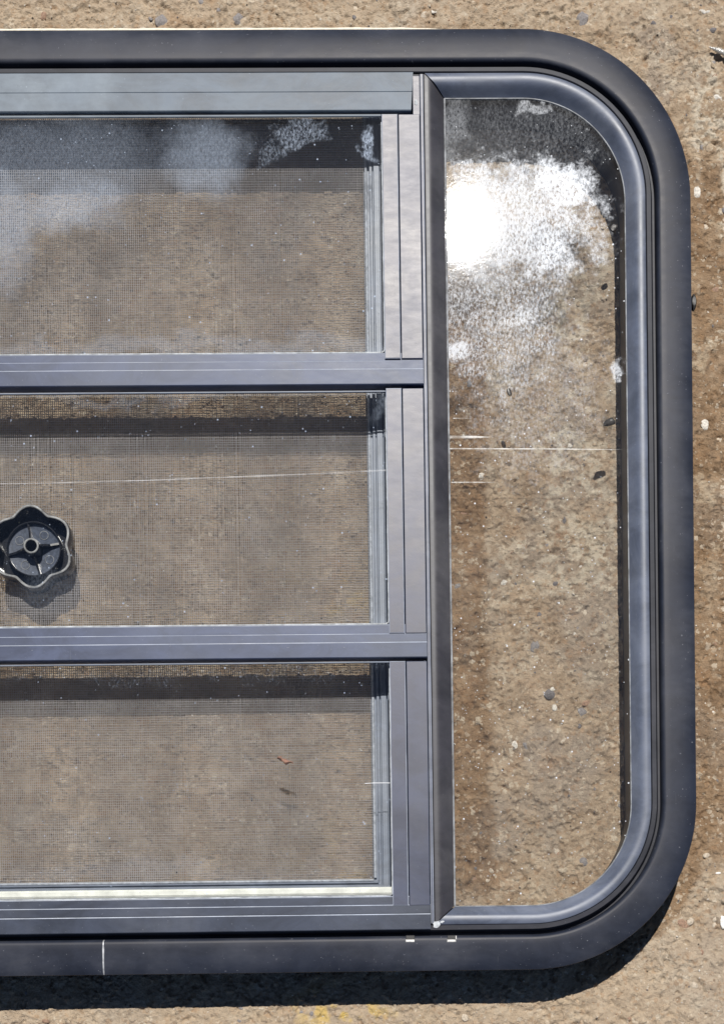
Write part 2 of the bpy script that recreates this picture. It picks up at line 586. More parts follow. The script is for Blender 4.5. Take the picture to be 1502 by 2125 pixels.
col = t.mix(t.math('MULTIPLY', t.attr('yellow'), 0.85), col, (0.62, 0.46, 0.13))
wv = t.t.nodes.new('ShaderNodeVectorMath')
wv.operation = 'ADD'
wn_ = t.t.nodes.new('ShaderNodeTexNoise')
wn_.inputs['Scale'].default_value = 420
wn_.inputs['Detail'].default_value = 3
t.set(wn_.inputs['Vector'], t.pos)
ws = t.t.nodes.new('ShaderNodeVectorMath')
ws.operation = 'SCALE'
ws.inputs['Scale'].default_value = 0.0035
t.set(ws.inputs[0], wn_.outputs['Color'])
t.set(wv.inputs[0], t.pos)
t.set(wv.inputs[1], ws.outputs[0])
clus = t.ramp(t.noise(45, 3, 0.6, t.mapping((1, 1, 1), (7, 2, 0))), 0.42, 0.62)
for sc_, seed_ in ((260, 0), (480, 1)):
    sep = t.t.nodes.new('ShaderNodeSeparateColor')
    t.set(sep.inputs[0], t.voro(sc_, 'F1', 'Color', wv.outputs[0]))
    dst = t.ramp(t.voro(sc_, 'F1', 'Distance', wv.outputs[0]), 0.62, 0.5)
    pale = t.math('MULTIPLY', t.math('MULTIPLY', t.ramp(sep.outputs[0], 0.86, 0.9), dst), t.math('ADD', t.math('MULTIPLY', clus, 0.5), 0.1))
    col = t.mix(pale, col, (0.62, 0.575, 0.50))
    dark = t.math('MULTIPLY', t.math('MULTIPLY', t.ramp(sep.outputs[1], 0.93, 0.95), dst), 0.35)
    col = t.mix(dark, col, (0.105, 0.085, 0.068))
    rust = t.math('MULTIPLY', t.math('MULTIPLY', t.ramp(sep.outputs[2], 0.88, 0.92), dst), 0.35)
    col = t.mix(rust, col, (0.34, 0.215, 0.125))
dk = t.math('MULTIPLY', t.ramp(t.voro(95), 0.10, 0.05), t.ramp(t.noise(40, 2), 0.5, 0.6))
col = t.mix(dk, col, (0.04, 0.034, 0.03))
col = t.mix(1.0, col, (0.92, 0.875, 0.80), 'MULTIPLY')
h = t.math('ADD', t.math('MULTIPLY', n2, 0.7), t.math('MULTIPLY', n3, 0.4))
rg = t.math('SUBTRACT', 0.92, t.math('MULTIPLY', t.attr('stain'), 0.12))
M['ground'] = t.done(t.bsdf(col, rg, 0, 0.25, t.bump(h, 1.0, 0.0026)))
me.materials.append(M['ground'])
ground = bpy.data.objects.new('concrete_ground', me)
C.objects.link(ground)
tag(ground, 'worn tan concrete with brown stains and chalky patches under the window', 'ground', kind='structure')


def hz(x, y):
    return float(ground_height(np.array([x]), np.array([y]))[0])


# aggregate showing in the concrete
rnd = random.Random(4)


def stone_mesh(name, seed, mat, sub=2, flat=0.6, jag=0.22):
    r = random.Random(seed)
    bm = bmesh.new()
    bmesh.ops.create_icosphere(bm, subdivisions=sub, radius=1)
    ax = [Vector((r.gauss(0, 1), r.gauss(0, 1), r.gauss(0, 1))).normalized() for _ in range(7)]
    cut = [r.uniform(0.62, 0.95) for _ in ax]
    for v in bm.verts:
        p = v.co.copy()
        for a, c in zip(ax, cut):
            d = p.dot(a)
            if d > c:
                p -= a * (d - c) * 0.9
        p *= 1 + r.uniform(-jag, jag) * 0.25
        v.co = Vector((p.x, p.y * r.uniform(0.97, 1.03), p.z * flat))
    m = bpy.data.meshes.new(name)
    bm.to_mesh(m)
    bm.free()
    m.materials.append(mat)
    return m


peb_cols = [(0.20, 0.185, 0.18), (0.30, 0.235, 0.165), (0.42, 0.36, 0.285), (0.25, 0.16, 0.11), (0.52, 0.49, 0.44), (0.13, 0.12, 0.12)]
peb_mats = [plain('pebble_stone_%d' % i, c, 0.75, 0, 0.35, 0.3, 700, 0.3) for i, c in enumerate(peb_cols)]
peb_mesh = [stone_mesh('pebble', 50 + i, peb_mats[i % len(peb_mats)]) for i in range(12)]


def pebble(u, v, rpx, mi, squash=0.75, rot=None, sink=0.45):
    p = P(u, v, 0)
    o = bpy.data.objects.new('pebble', peb_mesh[mi])
    C.objects.link(o)
    o.parent = ground
    r = rpx * HC / F
    o.scale = (r, r * squash, r * 0.55)
    o.rotation_euler = (rnd.uniform(-0.2, 0.2), rnd.uniform(-0.2, 0.2), rnd.uniform(0, 6.3) if rot is None else rot)
    o.location = (p.x, p.y, hz(p.x, p.y) - r * 0.55 * sink * 0.5)
    return o


for a in ((335, 42, 16, 0, 0.85), (495, 38, 13, 0, 0.9), (620, 45, 12, 1, 0.8), (735, 12, 9, 2, 0.8), (1208, 38, 17, 0, 0.75), (1170, 1080, 11, 5, 0.8),
          (1075, 1058, 13, 0, 0.7), (1208, 1478, 12, 0, 0.7), (1215, 1458, 10, 3, 0.7), (1110, 1340, 16, 0, 0.6), (948, 1215, 10, 0, 0.8), (1155, 1765, 9, 2, 0.8),
          (1425, 1895, 14, 1, 0.9), (1418, 1915, 15, 3, 0.8), (1432, 1912, 9, 2, 0.8), (1465, 1775, 8, 2, 0.7), (1445, 398, 13, 4, 0.8), (1465, 470, 13, 2, 0.8),
          (1475, 305, 14, 1, 0.8), (1462, 880, 12, 4, 0.8), (1090, 1545, 11, 0, 0.5), (1140, 1440, 15, 5, 0.8), (1150, 1468, 8, 4, 0.8), (1300, 20, 9, 1, 0.8),
          (1480, 60, 10, 5, 0.6), (1458, 22, 8, 4, 0.5), (1470, 22, 7, 4, 0.5), (1210, 1790, 12, 0, 0.8), (880, 30, 9, 2, 0.8), (90, 30, 9, 3, 0.8), (1325, 520, 9, 1, 0.8)):
    pebble(*a)
for k in range(190):
    while True:
        u, v = rnd.uniform(-60, 1540), rnd.uniform(-60, 2160)
        if v < 70 or v > 2060 or u > 1440 or (960 < u < 1300 and 260 < v < 1850) or rnd.random() < 0.12:
            break
    pebble(u, v, rnd.choice((4, 5, 5, 6, 6, 7, 8, 10)), rnd.randrange(12), rnd.uniform(0.6, 0.95), None, rnd.uniform(0.4, 1.1))

# loose sand and grit, uncountable
gm = MB()
N = 9000
su = rng.uniform(-60, 1540, N)
sv = rng.uniform(-60, 2150, N)
gp = [P(a, b, 0) for a, b in zip(su, sv)]
gh = ground_height(np.array([p.x for p in gp]), np.array([p.y for p in gp]))
oc = [(1, 0, 0), (0.3, 0.95, 0), (-0.8, 0.6, 0), (-0.8, -0.6, 0), (0.3, -0.95, 0), (0.1, 0, 0.9), (-0.2, 0.1, -0.8)]
of = [(0, 1, 5), (1, 2, 5), (2, 3, 5), (3, 4, 5), (4, 0, 5), (1, 0, 6), (2, 1, 6), (3, 2, 6), (4, 3, 6), (0, 4, 6)]
for p, z in zip(gp, gh):
    r = 0.00022 + 0.0006 * rnd.random() ** 3
    a = rnd.uniform(0, 6.3)
    ca, sa = math.cos(a), math.sin(a)
    sx, sy = rnd.uniform(0.7, 1.5), rnd.uniform(0.6, 1.0)
    gm.add([(p.x + r * (ca * x * sx - sa * y * sy), p.y + r * (sa * x * sx + ca * y * sy), z + r * (0.25 + 0.7 * zz)) for x, y, zz in oc], of, rnd.choice((0, 0, 1, 1, 2, 2, 3, 4)))
grit = gm.build('sand_grit', [peb_mats[2], peb_mats[1], peb_mats[4], peb_mats[5], peb_mats[3]], ground)
grit['kind'] = 'stuff'

# ------------------------------------------------------------------ window
base = Vector(((XL + XR) / 2, (YT + YB) / 2, 0))
win = bpy.data.objects.new('jalousie', None)
C.objects.link(win)
win.location = base
tag(win, 'black framed three-louvre vehicle window with rounded corners lying on concrete', 'window')


def path(d, xl_top, xl_bot, seg=26):
    """points of the frame's outline moved in by d: from the left along the top, round, back along the bottom"""
    r = RAD - d
    cx, ct, cb = XR - RAD, YT - RAD, YB + RAD
    pts = [(xl_top, YT - d)]
    for k in range(seg + 1):
        a = math.pi / 2 * (1 - k / seg)
        pts.append((cx + r * math.cos(a), ct + r * math.sin(a)))
    for k in range(seg + 1):
        a = -math.pi / 2 * k / seg
        pts.append((cx + r * math.cos(a), cb + r * math.sin(a)))
    pts.append((xl_bot, YB + d))
    return pts


def sweep(prof, name, mat, parent, xt=None, xb=None):
    """closed (d in px, z) profile drawn along the outline"""
    cols = [path(d * S, xt(d) if xt else XL, xb(d) if xb else XL) for d, z in prof]
    n = len(prof)
    m = len(cols[0])
    v = [(cols[i][k][0], cols[i][k][1], prof[i][1]) for k in range(m) for i in range(n)]
    f = []
    for k in range(m - 1):
        for i in range(n):
            j = (i + 1) % n
            f.append((k * n + i, k * n + j, (k + 1) * n + j, (k + 1) * n + i))
    f += [tuple(range(n)), tuple(range((m - 1) * n, m * n))[::-1]]
    return link(name, v, f, mat, parent, base, True)


FL = [(0, 0.0421), (-0.6, 0.0427), (0, 0.0434), (5, 0.0443), (12, 0.0451), (24, 0.0459), (38, 0.0464), (52, 0.0467), (62, 0.0468), (67, 0.0466),
      (70, 0.0459), (72.2, 0.0436), (73.5, 0.0415), (73.5, 0.0401), (64, 0.0401), (62, 0.0421)]
sweep(FL, 'flange', M['flange'], win)
BODY = [(66.2, 0.0400), (78, 0.0400), (81.8, 0.0450), (83.2, 0.0465), (84.2, 0.0469), (92.4, 0.0471), (93.8, 0.0467), (94.2, 0.0400), (94.2, 0.0008), (66.2, 0.0008)]
sweep(BODY, 'frame_body', M['ridge'], win)
# side pane bead, mitred against the mullion bead
xm0, xm1 = XU(889), XU(930, 0.040)


def mitre(d):
    return xm0 + 0.0006 + (d - 94.6) / (133 - 94.6) * (xm1 - xm0)


BEAD = [(94.6, 0.0455), (95.2, 0.0465), (97.5, 0.0469), (106, 0.0468), (112, 0.0465), (116, 0.0459), (119, 0.0450), (122, 0.0439), (125, 0.0426), (128, 0.0413), (131, 0.0400), (133, 0.0393), (133, 0.0390), (120, 0.0390), (108, 0.0390), (94.6, 0.0390)]
sweep(BEAD, 'glazing_bead', M['bead'], win, mitre, mitre)
# mullion with its own bead
yt0, yb0 = YT - 94.6 * S, YB + 94.6 * S
yt1, yb1 = YT - 133 * S, YB + 133 * S
mb = MB()
mb.cbox(XU(882.4), XU(888.5), yb0 + 0.001, yt0 - 0.001, 0.001, 0.0474, 0.0006, 0, 1)
mb.build('mullion', [M['stile'], M['edge']], win, base)
mb = MB()
mprof = [(0, 0.0462), (0.05, 0.0469), (0.16, 0.0470), (0.30, 0.0467), (0.42, 0.0460), (0.54, 0.0449), (0.66, 0.0436), (0.78, 0.0421), (0.9, 0.0406), (1.0, 0.0394), (1.0, 0.0390), (0.5, 0.0390), (0, 0.0390)]
n = len(mprof)
v = []
for s in (1, -1):
    for q_, z in mprof:
        x = xm0 + q_ * (xm1 - xm0)
        y = (yt0 + q_ * (yt1 - yt0)) - 0.0004 if s == 1 else (yb0 + q_ * (yb1 - yb0)) + 0.0004
        v.append((x, y, z))
f = [(i, (i + 1) % n, n + (i + 1) % n, n + i) for i in range(n)] + [tuple(range(n)), tuple(range(2 * n - 1, n - 1, -1))]
link('mullion_bead', v, f, M['mullion_bead'], win, base, True)
mb = MB()
mb.cbox(XU(889.2), XU(917), yb0 + 0.004, yt0 - 0.004, 0.001, 0.0350, 0.0004)
mb.build('mullion_web', M['ridge'], win, base)

WALL = [(127.5, 0.0008), (127.5, 0.0353), (131.5, 0.0353), (131.5, 0.0008)]
sweep(WALL, 'inner_wall', M['black_rubber'], win, lambda d: XU(918, 0.03), lambda d: XU(918, 0.03))  # the wall's shade is put into its near-black colour
PSL = [(132.6, 0.0389), (132.8, 0.0394), (134.6, 0.0394), (135.2, 0.0389)]
sweep(PSL, 'pane_seal', M['pane_seal'], win, lambda d: XU(932, 0.039), lambda d: XU(932, 0.039))
mb = MB()
mb.cbox(xm1 + 0.0001, xm1 + 4.2 * S, YB + 133.5 * S, YT - 133.5 * S, 0.03891, 0.0395, 0.0002)
mb.build('pane_seal', M['pane_seal'], win, base)
# side pane
PZ = 0.0385
RG = (2.6, 0.25, 0.85)
m_clear, m_dust = glass_mats('side_pane_glass', [
    (1070, 450, PZ, 330, 235, 0.80, 1.0, 0.0, 0.30, 0.60, RG),
    (985, 470, PZ, 150, 170, 0.75, 1.0, 0.0, 0.22, 0.55, (1.2, 0.1, 0.8)),
    (1040, 620, PZ, 270, 400, 0.55, 1.0, 0.0, 0.38, 0.66, RG),
    (952, 722, PZ, 62, 70, 0.7, 1.0, 0.0, 0.30, 0.55, RG),
    (1165, 400, PZ, 120, 120, 0.95, 1.0, 0.4, 0.30, 0.55, RG),
    (1130, 505, PZ, 90, 65, 0.9, 1.0, 0.0, 0.32, 0.58, RG),
    (1278, 765, PZ, 36, 44, 0.6, 1.0, 0.0, 0.3, 0.55, RG),
    (1070, 655, PZ, 90, 60, 0.7, 1.0, 0.0, 0.34, 0.6, RG),
    (1110, 235, PZ, 70, 26, 0.4, 1.0, -0.1, 0.3, 0.6, RG),
    (935, 270, PZ, 60, 130, 0.20, 1.0, 0.0, 0.3, 0.6, (1.0, 0.1, 0.9)),
    (1100, 290, PZ, 300, 150, 0.14, 1.0, 0.0, 0.36, 0.7, (1.2, 0.1, 0.9)),
    (1100, 780, PZ, 280, 380, 0.26, 1.0, 0.0, 0.40, 0.68, RG)], 0.03, 0.8, 0.006, 0.022, (0.62, 0.66, 0.72), 0.085, 0.14)
pts = path(126 * S, XU(920, PZ), XU(920, PZ))
n = len(pts)
v = [(x, y, PZ - 0.003) for x, y in pts] + [(x, y, PZ + 0.0004) for x, y in pts]
f = [tuple(range(n))[::-1], tuple(range(n, 2 * n))] + [(i, (i + 1) % n, n + (i + 1) % n, n + i) for i in range(n)]
pane = link('side_pane', v, f, [m_clear, m_dust], win, base, False, [0, 1] + [0] * n)
for (u0, u1, vv, hgt, sk) in ((930, 1022, 907, 6, 0), (931, 1300, 931, 2.6, 2), (936, 1035, 1001, 2.6, 0), (940, 975, 868, 1.6, 0)):
    a, b = P(u0, vv, PZ + 0.0004), P(u1, vv + sk, PZ + 0.0004)
    w = hgt * S / 2
    zz = PZ + 0.00044
    link('scratch', [(a.x, a.y - w, zz), (a.x + (b.x - a.x) * 0.6, (a.y + b.y) / 2 - w * 0.8, zz), (b.x, b.y, zz), (a.x + (b.x - a.x) * 0.6, (a.y + b.y) / 2 + w * 0.8, zz), (a.x, a.y + w, zz),
                     (a.x + (b.x - a.x) * 0.3, (a.y + b.y) / 2, zz + 0.00008)],
         [(0, 1, 5), (1, 2, 5), (2, 3, 5), (3, 4, 5), (4, 0, 5)], M['scratch'], pane)
for o in pane.children:
    for vert in o.data.vertices:
        vert.co -= base

# head bar over the first louvre
mb = MB()
y0, y1 = YV(230.3), YV(150)
ym = YV(191)
mb.prof_x([(y1, 0.0400), (y1, 0.0494), (y1 - 0.0006, 0.0500), (ym, 0.0502), (ym - 0.0004, 0.0499), (y0 + 0.0005, 0.0499), (y0, 0.0494), (y0, 0.0420), (y1 - 0.003, 0.0400)],
          XL, XU(870, ZB, 1150), 0, lambda y: -0.0016 * (y1 - y) / (y1 - y0))
hb = mb.build('head_bar', M['bar'], win, base)
mb = MB()
mb.cbox(XU(866.5, ZB), XU(881.6, ZB), YV(236, ZB, 860), YV(152.5, ZB, 860), 0.03, 0.0478, 0.0004)
mb.build('head_bracket', M['stile'], win, base)
mb = MB()
mb.cbox(XL, XU(881.6), YV(152.5), YT - 94.6 * S, 0.010, 0.0455, 0.0003)
mb.build('head_web', M['ridge'], win, base)

# cream tape showing along the upper edge
mb = MB()
xe = XU(985, 0.04, 1000)
k = 60
top = []
for i in range(k + 1):
    x = XL + (xe - XL) * i / k
    top.append((x, YT + (7.6 + rnd.uniform(-0.8, 0.8)) * S * (1 if i < k - 4 else (k - i) / 5 + 0.1)))
v = []
for x, y in top:
    v += [(x, YT - 25 * S, 0.0388), (x, y, 0.0388), (x, y - 0.0002, 0.0417), (x, YT - 25 * S, 0.0419)]
f = []
for i in range(k):
    for j in range(4):
        jj = (j + 1) % 4
        f.append((i * 4 + j, i * 4 + jj, i * 4 + 4 + jj, i * 4 + 4 + j))
f += [(0, 1, 2, 3), (k * 4 + 3, k * 4 + 2, k * 4 + 1, k * 4)]
link('sealing_tape', v, f, M['foam'], win, base)

# screen: frame and woven wire
ZM = 0.0146
xs = XU(762, ZM)
mb = MB()
yb_s, yt_s = YV(1829, ZM), YV(150, ZM)
mb.cbox(xs + 0.0002, XU(881.5), YV(1950, ZM), yt_s, 0.0030, 0.0128, 0.0003)
for (a, b, zz) in ((774.5, 781, 0.0158), (783, 796, 0.0162), (797.5, 860, 0.0168)):
    mb.cbox(XU(a, ZM), XU(b, ZM), YV(1848, ZM), yt_s, 0.0126, zz, 0.0005)
mb.build('screen_stile', M['screen_frame'], win, base)
mb = MB()
mb.cbox(XL, xs + 0.0001, YV(1950, ZM), yb_s - 0.0002, 0.0030, 0.0128, 0.0003)
for (a, b, zz) in ((1834, 1838, 0.0158), (1840, 1848, 0.0160), (1849.5, 1930, 0.0166)):
    mb.cbox(XL, XU(774, ZM) if b < 1845 else XU(860, ZM), YV(b, ZM), YV(a, ZM), 0.0126, zz if b < 1900 else 0.0168, 0.0005)
mb.build('screen_rail', M['screen_frame'], win, base)
mb = MB()
mb.tube([(XU(767.5, ZM), yt_s, 0.0142), (XU(767.5, ZM), (yt_s + yb_s) / 2, 0.0143), (XU(767.3, ZM), YV(1826, ZM), 0.0142)], 0.0010, 8)
mb.build('screen_spline', M['spline'], win, base, True)
mb = MB()
mb.tube([(XL, YV(1831, ZM), 0.0141), (XU(764, ZM), YV(1831, ZM), 0.0141)], 0.0009, 8)
mb.build('screen_spline', M['spline'], win, base, True)
mb = MB()
px, py = 0.00141, 0.00172
wr = 0.00020
x = xs - 0.0004
i = 0
rr = random.Random(3)
while x > XU(-60, ZM):
    j = rr.gauss(0, 0.00006)
    ys = [yt_s, (yt_s + yb_s) / 2, yb_s]
    js = [j, j + rr.gauss(0, 0.00012), j]
    ring = []
    for yy, jj in zip(ys, js):
        ring.append([(x + jj - wr, yy, ZM), (x + jj, yy, ZM + wr), (x + jj + wr, yy, ZM), (x + jj, yy, ZM - wr)])
    mb.rings(ring, False)
    x -= px
y = yb_s + 0.0005
while y < yt_s:
    j = rr.gauss(0, 0.00008)
    ring = []
    for k in range(5):
        xx = XU(-60, ZM) + (xs + 0.001 - XU(-60, ZM)) * k / 4
        yy = y + j + rr.gauss(0, 0.00012)
        ring.append([(xx, yy - wr, ZM), (xx, yy, ZM + wr), (xx, yy + wr, ZM), (xx, yy, ZM - wr)])
    mb.rings(ring, False)
    y += py
scr = mb.build('insect_screen', M['wire'], win, base)
scr['kind'] = 'stuff'

# louvres: glass with stile, rail, seal
GZT = 0.0462
SO = (0.75, 0.05, 1.0)
blob_sets = [
    [(120, 330, GZT, 460, 170, 0.22, 1.0, 0.05, 0.1, 0.9, SO), (430, 330, GZT, 130, 150, 0.34, 1.0, 0.3, 0.05, 0.9, SO), (140, 420, GZT, 260, 120, 0.36, 1.0, 0.3, 0.05, 0.9, SO),
     (610, 275, GZT, 95, 60, 0.34, 1.0, 0.3, 0.40, 0.68, (1.9, 0.3, 0.8)), (765, 300, GZT, 34, 75, 0.5, 1.0, -0.1, 0.36, 0.62, (1.9, 0.3, 0.8)), (560, 315, GZT, 60, 50, 0.22, 1.0, 0.3, 0.42, 0.66, (1.9, 0.3, 0.8)),
     (400, 724, GZT, 1300, 40, 0.15, 1.0, 0.006, 0.05, 0.9, SO), (15, 450, GZT, 110, 240, 0.34, 1.0, 0.0, 0.05, 0.9, SO), (300, 300, GZT, 420, 70, 0.10, 1.0, 0.0, 0.4, 0.7, SO)],
    [(300, 820, GZT, 700, 18, 0.10, 1.0, 0.005, 0.3, 0.7, SO), (100, 1240, GZT, 150, 80, 0.08, 1.0, 0.2, 0.3, 0.7, SO), (785, 850, GZT, 26, 44, 0.10, 0.95, 0.0, 0.3, 0.6, SO)],
    [(400, 1397, GZT, 800, 26, 0.10, 1.0, 0.005, 0.5, 0.66), (300, 1815, GZT, 900, 34, 0.07, 1.0, 0.006, 0.3, 0.7, SO)]]
film = [0.005, 0.002, 0.0015]
LV = [dict(edge=(233, 238), top=241.5, bot=730, a=(731, 747), b=(747.6, 766), c=(767, 800.3), st=(234, 742), sx=(802, 835), mat='rail'),
      dict(edge=(809.5, 812.5), top=814.5, bot=1296, a=(1297, 1315.6), b=(1316.4, 1334.5), c=(1335.5, 1368.3), st=(803.5, 1313), sx=(803, 835.5), mat='rail'),
      dict(edge=(1374, 1377), top=1379, bot=1863, a=(1864, 1881), b=(1881.8, 1900), c=(1901.2, 1935), st=(1370.8, 1879), sx=(803, 836), mat='rail_dark')]
louvres = []
for i, d in enumerate(LV):
    mc, md = glass_mats('louvre_glass_%d' % i, blob_sets[i], 0.005, 0.45, film[i], 0.03, (0.50, 0.60, 0.76), 0.04)
    xr = XU(d['sx'][0] + 4, GZT)
    mb = MB()
    mb.cbox(XL, xr, YV(d['bot'] + 4), YV(d['top'] - 6), GZT - 0.0038, GZT, 0.0003)
    mb.mi[1] = 1
    lv = mb.build('louvre', [mc, md], win, base)
    louvres.append(lv)
    rm, sm = M[d['mat']], M['stile']
    # bottom rail: three steps
    pa, pb, pc = d['a'], d['b'], d['c']
    Y = [YV(q_) for q_ in (*pa, *pb, *pc)]
    z0 = GZT + 0.0001
    zb_ = 0.0400 if i < 2 else 0.0473
    prof = [(Y[0], z0), (Y[0], z0 + 0.0004), (Y[0] - 0.0005, z0 + 0.0009), (Y[1], z0 + 0.0010), (Y[2], z0 + 0.0012), (Y[2] - 0.0006, z0 + 0.0019), (Y[3], z0 + 0.0020), (Y[4] + 0.0002, z0 + 0.0012), (Y[4], z0 + 0.0033), (Y[4] - 0.0007, z0 + 0.0040),
            (Y[5] + 0.0005, z0 + 0.0040), (Y[5], z0 + 0.0035)]
    if i < 2:
        prof += [(Y[5], 0.0400), (Y[2], 0.0400), (Y[2], z0)]
    else:
        prof += [(Y[5], 0.0474), (Y[3], 0.0474), (Y[3], 0.0464)]
    mb = MB()
    mb.prof_x(prof, XL, XU(881.3), 0, None, (1, 4, 8))
    mb.build('bottom_rail', [rm, M['edge']], lv, base)
    # end stiles
    yt_, yb_ = YV(d['st'][0], ZB, 830), YV(d['st'][1], ZB, 830)
    s0, s1 = XU(d['sx'][0]), XU(d['sx'][1])
    mb = MB()
    mb.cbox(s0, s1 - 0.0001, yb_, yt_, GZT + 0.0001, 0.0489, 0.0005, 0, 1)
    mb.build('end_stile', [sm, M['edge']], lv, base)
    mb = MB()
    mb.cbox(s1 + 0.0005, XU(880.8), yb_, yt_, 0.0420, 0.0485, 0.0004)
    mb.build('end_stile', sm, lv, base)
    # upper metal edge
    mb = MB()
    mb.cbox(XL, s0 - 0.0002, YV(d['edge'][1]), YV(d['edge'][0]), GZT + 0.0001, GZT + 0.0012, 0.0003)
    mb.build('top_edge', M['bar'] if i == 0 else M['screen_frame'], lv, base)
    # thin seal at the glass' foot and end, with a rounded corner
    yb2 = YV(d['bot'])
    r = 8 * S
    pl = [(XL, yb2), (s0 - r, yb2)]
    for k in range(7):
        a = -math.pi / 2 + math.pi / 2 * k / 6
        pl.append((s0 - r + r * math.cos(a) - 0.0002, yb2 + r + r * math.sin(a)))
    pl.append((s0 - 0.0002, YV(d['top'] + 6, ZB, 790)))
    mb = MB()
    mb.tube([(x, y, GZT + 0.0003) for x, y in pl], [0.0007 if i < 2 else 0.0005] * (len(pl) - 5) + [0.00045] * 5, 6)
    mb.build('glazing_seal', M['seal'], lv, base, True)
cur = [(-60, 1005), (120, 1002), (300, 997), (480, 990), (640, 984), (800, 976)]
mb = MB()
v, f = [], []
for k, (u, v_) in enumerate(cur):
    p = P(u, v_, GZT)
    w = S * (0.8 + 0.9 * k / 5)
    v += [(p.x, p.y - w, GZT + 0.00005), (p.x, p.y, GZT + 0.00012), (p.x, p.y + w, GZT + 0.00005)]
    if k:
        n = 3 * k
        f += [(n - 3, n - 2, n + 1, n), (n - 2, n - 1, n + 2, n + 1)]
link('scratch', v, f, M['faint_scratch'], louvres[1], base)
mb = MB()
zz = GZT - 0.0045
prof = [(YV(1861, zz), zz - 0.002), (YV(1861, zz), zz - 0.0006), (YV(1857, zz), zz + 0.0003), (YV(1849, zz), zz + 0.0003), (YV(1845, zz), zz - 0.0006), (YV(1845, zz), zz - 0.002)]
mb.prof_x(prof, XL, XU(802, zz))
mb.build('foam_strip', M['white_strip'], louvres[2], base)

# joint of the flange, weep slots, stray sealant
sl = []
for d, z in FL[1:12]:
    sl.append((d, z + 0.00012))
v = []
for d, z in sl:
    y = YB + d * S
    x = XU(213.5 - 2.0 * (1 - d / 72), ZB, 1980)
    w = (2.6 if 6 < d < 64 else 1.8) * S * rnd.uniform(0.7, 1.2)
    v += [(x - w, y, z - 0.0003), (x - w * 0.5, y, z + 0.0001), (x + w * 0.5, y, z + 0.0001), (x + w, y, z - 0.0003)]
f = []
for i in range(len(sl) - 1):
    for j in range(3):
        f.append((i * 4 + j, i * 4 + j + 1, i * 4 + 5 + j, i * 4 + 4 + j))
link('joint_seam', v, f, M['scar'], win, base)
for u in (851, 937):
    c = P(u, 1946, 0.0467)
    mb = MB()
    mb.cbox(c.x - 9 * S, c.x + 9 * S, c.y - 4.5 * S, c.y + 5 * S, 0.0430, 0.04692, 0.0002)  # black plate painted in for the shade inside the slot
    w = mb.build('weep_slot', M['black_rubber'], win, base)
    mb = MB()
    mb.cbox(c.x - 9.5 * S, c.x + 8.5 * S, c.y - 9 * S, c.y - 3.6 * S, 0.0450, 0.0472, 0.0004)
    if u > 900:
        mb.cbox(c.x + 7.6 * S, c.x + 10 * S, c.y - 3.6 * S, c.y + 4 * S, 0.0450, 0.0471, 0.0003)
    mb.build('slot_burr', M['white_crumb'], w, base)
c = P(1441, 628, 0.039)
mb = MB()
mb.rings([[(c.x + math.cos(a) * r_ * 6 * S - 0.001, c.y + math.sin(a) * r_ * 17 * S, c.z + dz) for a in [2 * math.pi * k / 10 for k in range(10)]] for r_, dz in ((0.7, -0.003), (1.0, -0.0015), (1.0, 0.001), (0.6, 0.0025))])
mb.build('sealant_blob', M['black_rubber'], win, base, True)
# pale lump of old sealant at the mullion's foot and by the head bracket
for (u, v_, rx, ry, zz, sd) in ((905, 1919, 9, 10, 0.0470, 1), (916, 1913, 8, 5, 0.0466, 2), (863, 212, 5, 8, 0.0478, 3)):
    o = bpy.data.objects.new('sealant_lump', stone_mesh('sealant_lump', 300 + sd, M['seal'], 2, 0.6, 1.2))
    C.objects.link(o)
    o.parent = win
    p = P(u, v_, zz)
    o.location = p - base
    o.scale = (rx * S * 0.8, ry * S * 0.8, 0.0007)

# ------------------------------------------------------------------ loose things
# knob, upside down on the middle louvre
kc = P(72, 1141, ZM + 0.010)
knob = bpy.data.objects.new('crank_knob', None)
C.objects.link(knob)
KZ = ZM + 0.0002
ko = Vector((kc.x, kc.y, KZ))
knob.location = ko
knob.scale = (1.0, 1.0, 1.3)
tag(knob, 'black six-lobed plastic crank knob lying hollow side up under the middle louvre glass', 'knob')


def lobe(a, r0, amp, ph=math.pi / 2):
    c = 0.5 + 0.5 * math.cos(6 * (a - ph))
    return r0 + amp * (c ** 0.75)


K = 96
an = [2 * math.pi * k / K for k in range(K)]


def kring(fr, z):
    return [(fr(a) * math.cos(a), fr(a) * math.sin(a), z) for a in an]


PH = math.radians(92)
fo = lambda s, o_=0.0: (lambda a: lobe(a, 0.0248, 0.0044, PH) * s + o_)
mb = MB()
mb.rings([kring(fo(0.90), 0.0), kring(fo(0.97), 0.0010), kring(fo(1.0), 0.0035), kring(fo(1.0), 0.0128), kring(fo(1.0, -0.0003), 0.0133)], False)
mb.rings([kring(fo(1.0, -0.0021), 0.0133), kring(fo(1.0, -0.0024), 0.0125), kring(fo(0.97, -0.0022), 0.0032)], False)
mb.add(kring(fo(0.90), 0.0), [tuple(range(K))])
mb.add(kring(fo(0.97, -0.0022), 0.0032), [tuple(range(K))])
o = link('lobed_shell', mb.v, mb.f, M['knob'], knob, Vector((0, 0, 0)), True)
mb = MB()
mb.rings([kring(fo(1.0, -0.0003), 0.0133), kring(fo(1.0, -0.0006), 0.0137), kring(fo(1.0, -0.0017), 0.0137), kring(fo(1.0, -0.0021), 0.0133)], False)
mb.build('shell_rim', M['knob_edge'], knob, Vector((0, 0, 0)), True)
cr = lambda r: (lambda a: r)
mb = MB()
mb.rings([kring(cr(0.0192), 0.0033), kring(cr(0.0190), 0.0092), kring(cr(0.0188), 0.0096), kring(cr(0.0182), 0.0096), kring(cr(0.0180), 0.0092), kring(cr(0.0178), 0.0068)], False)
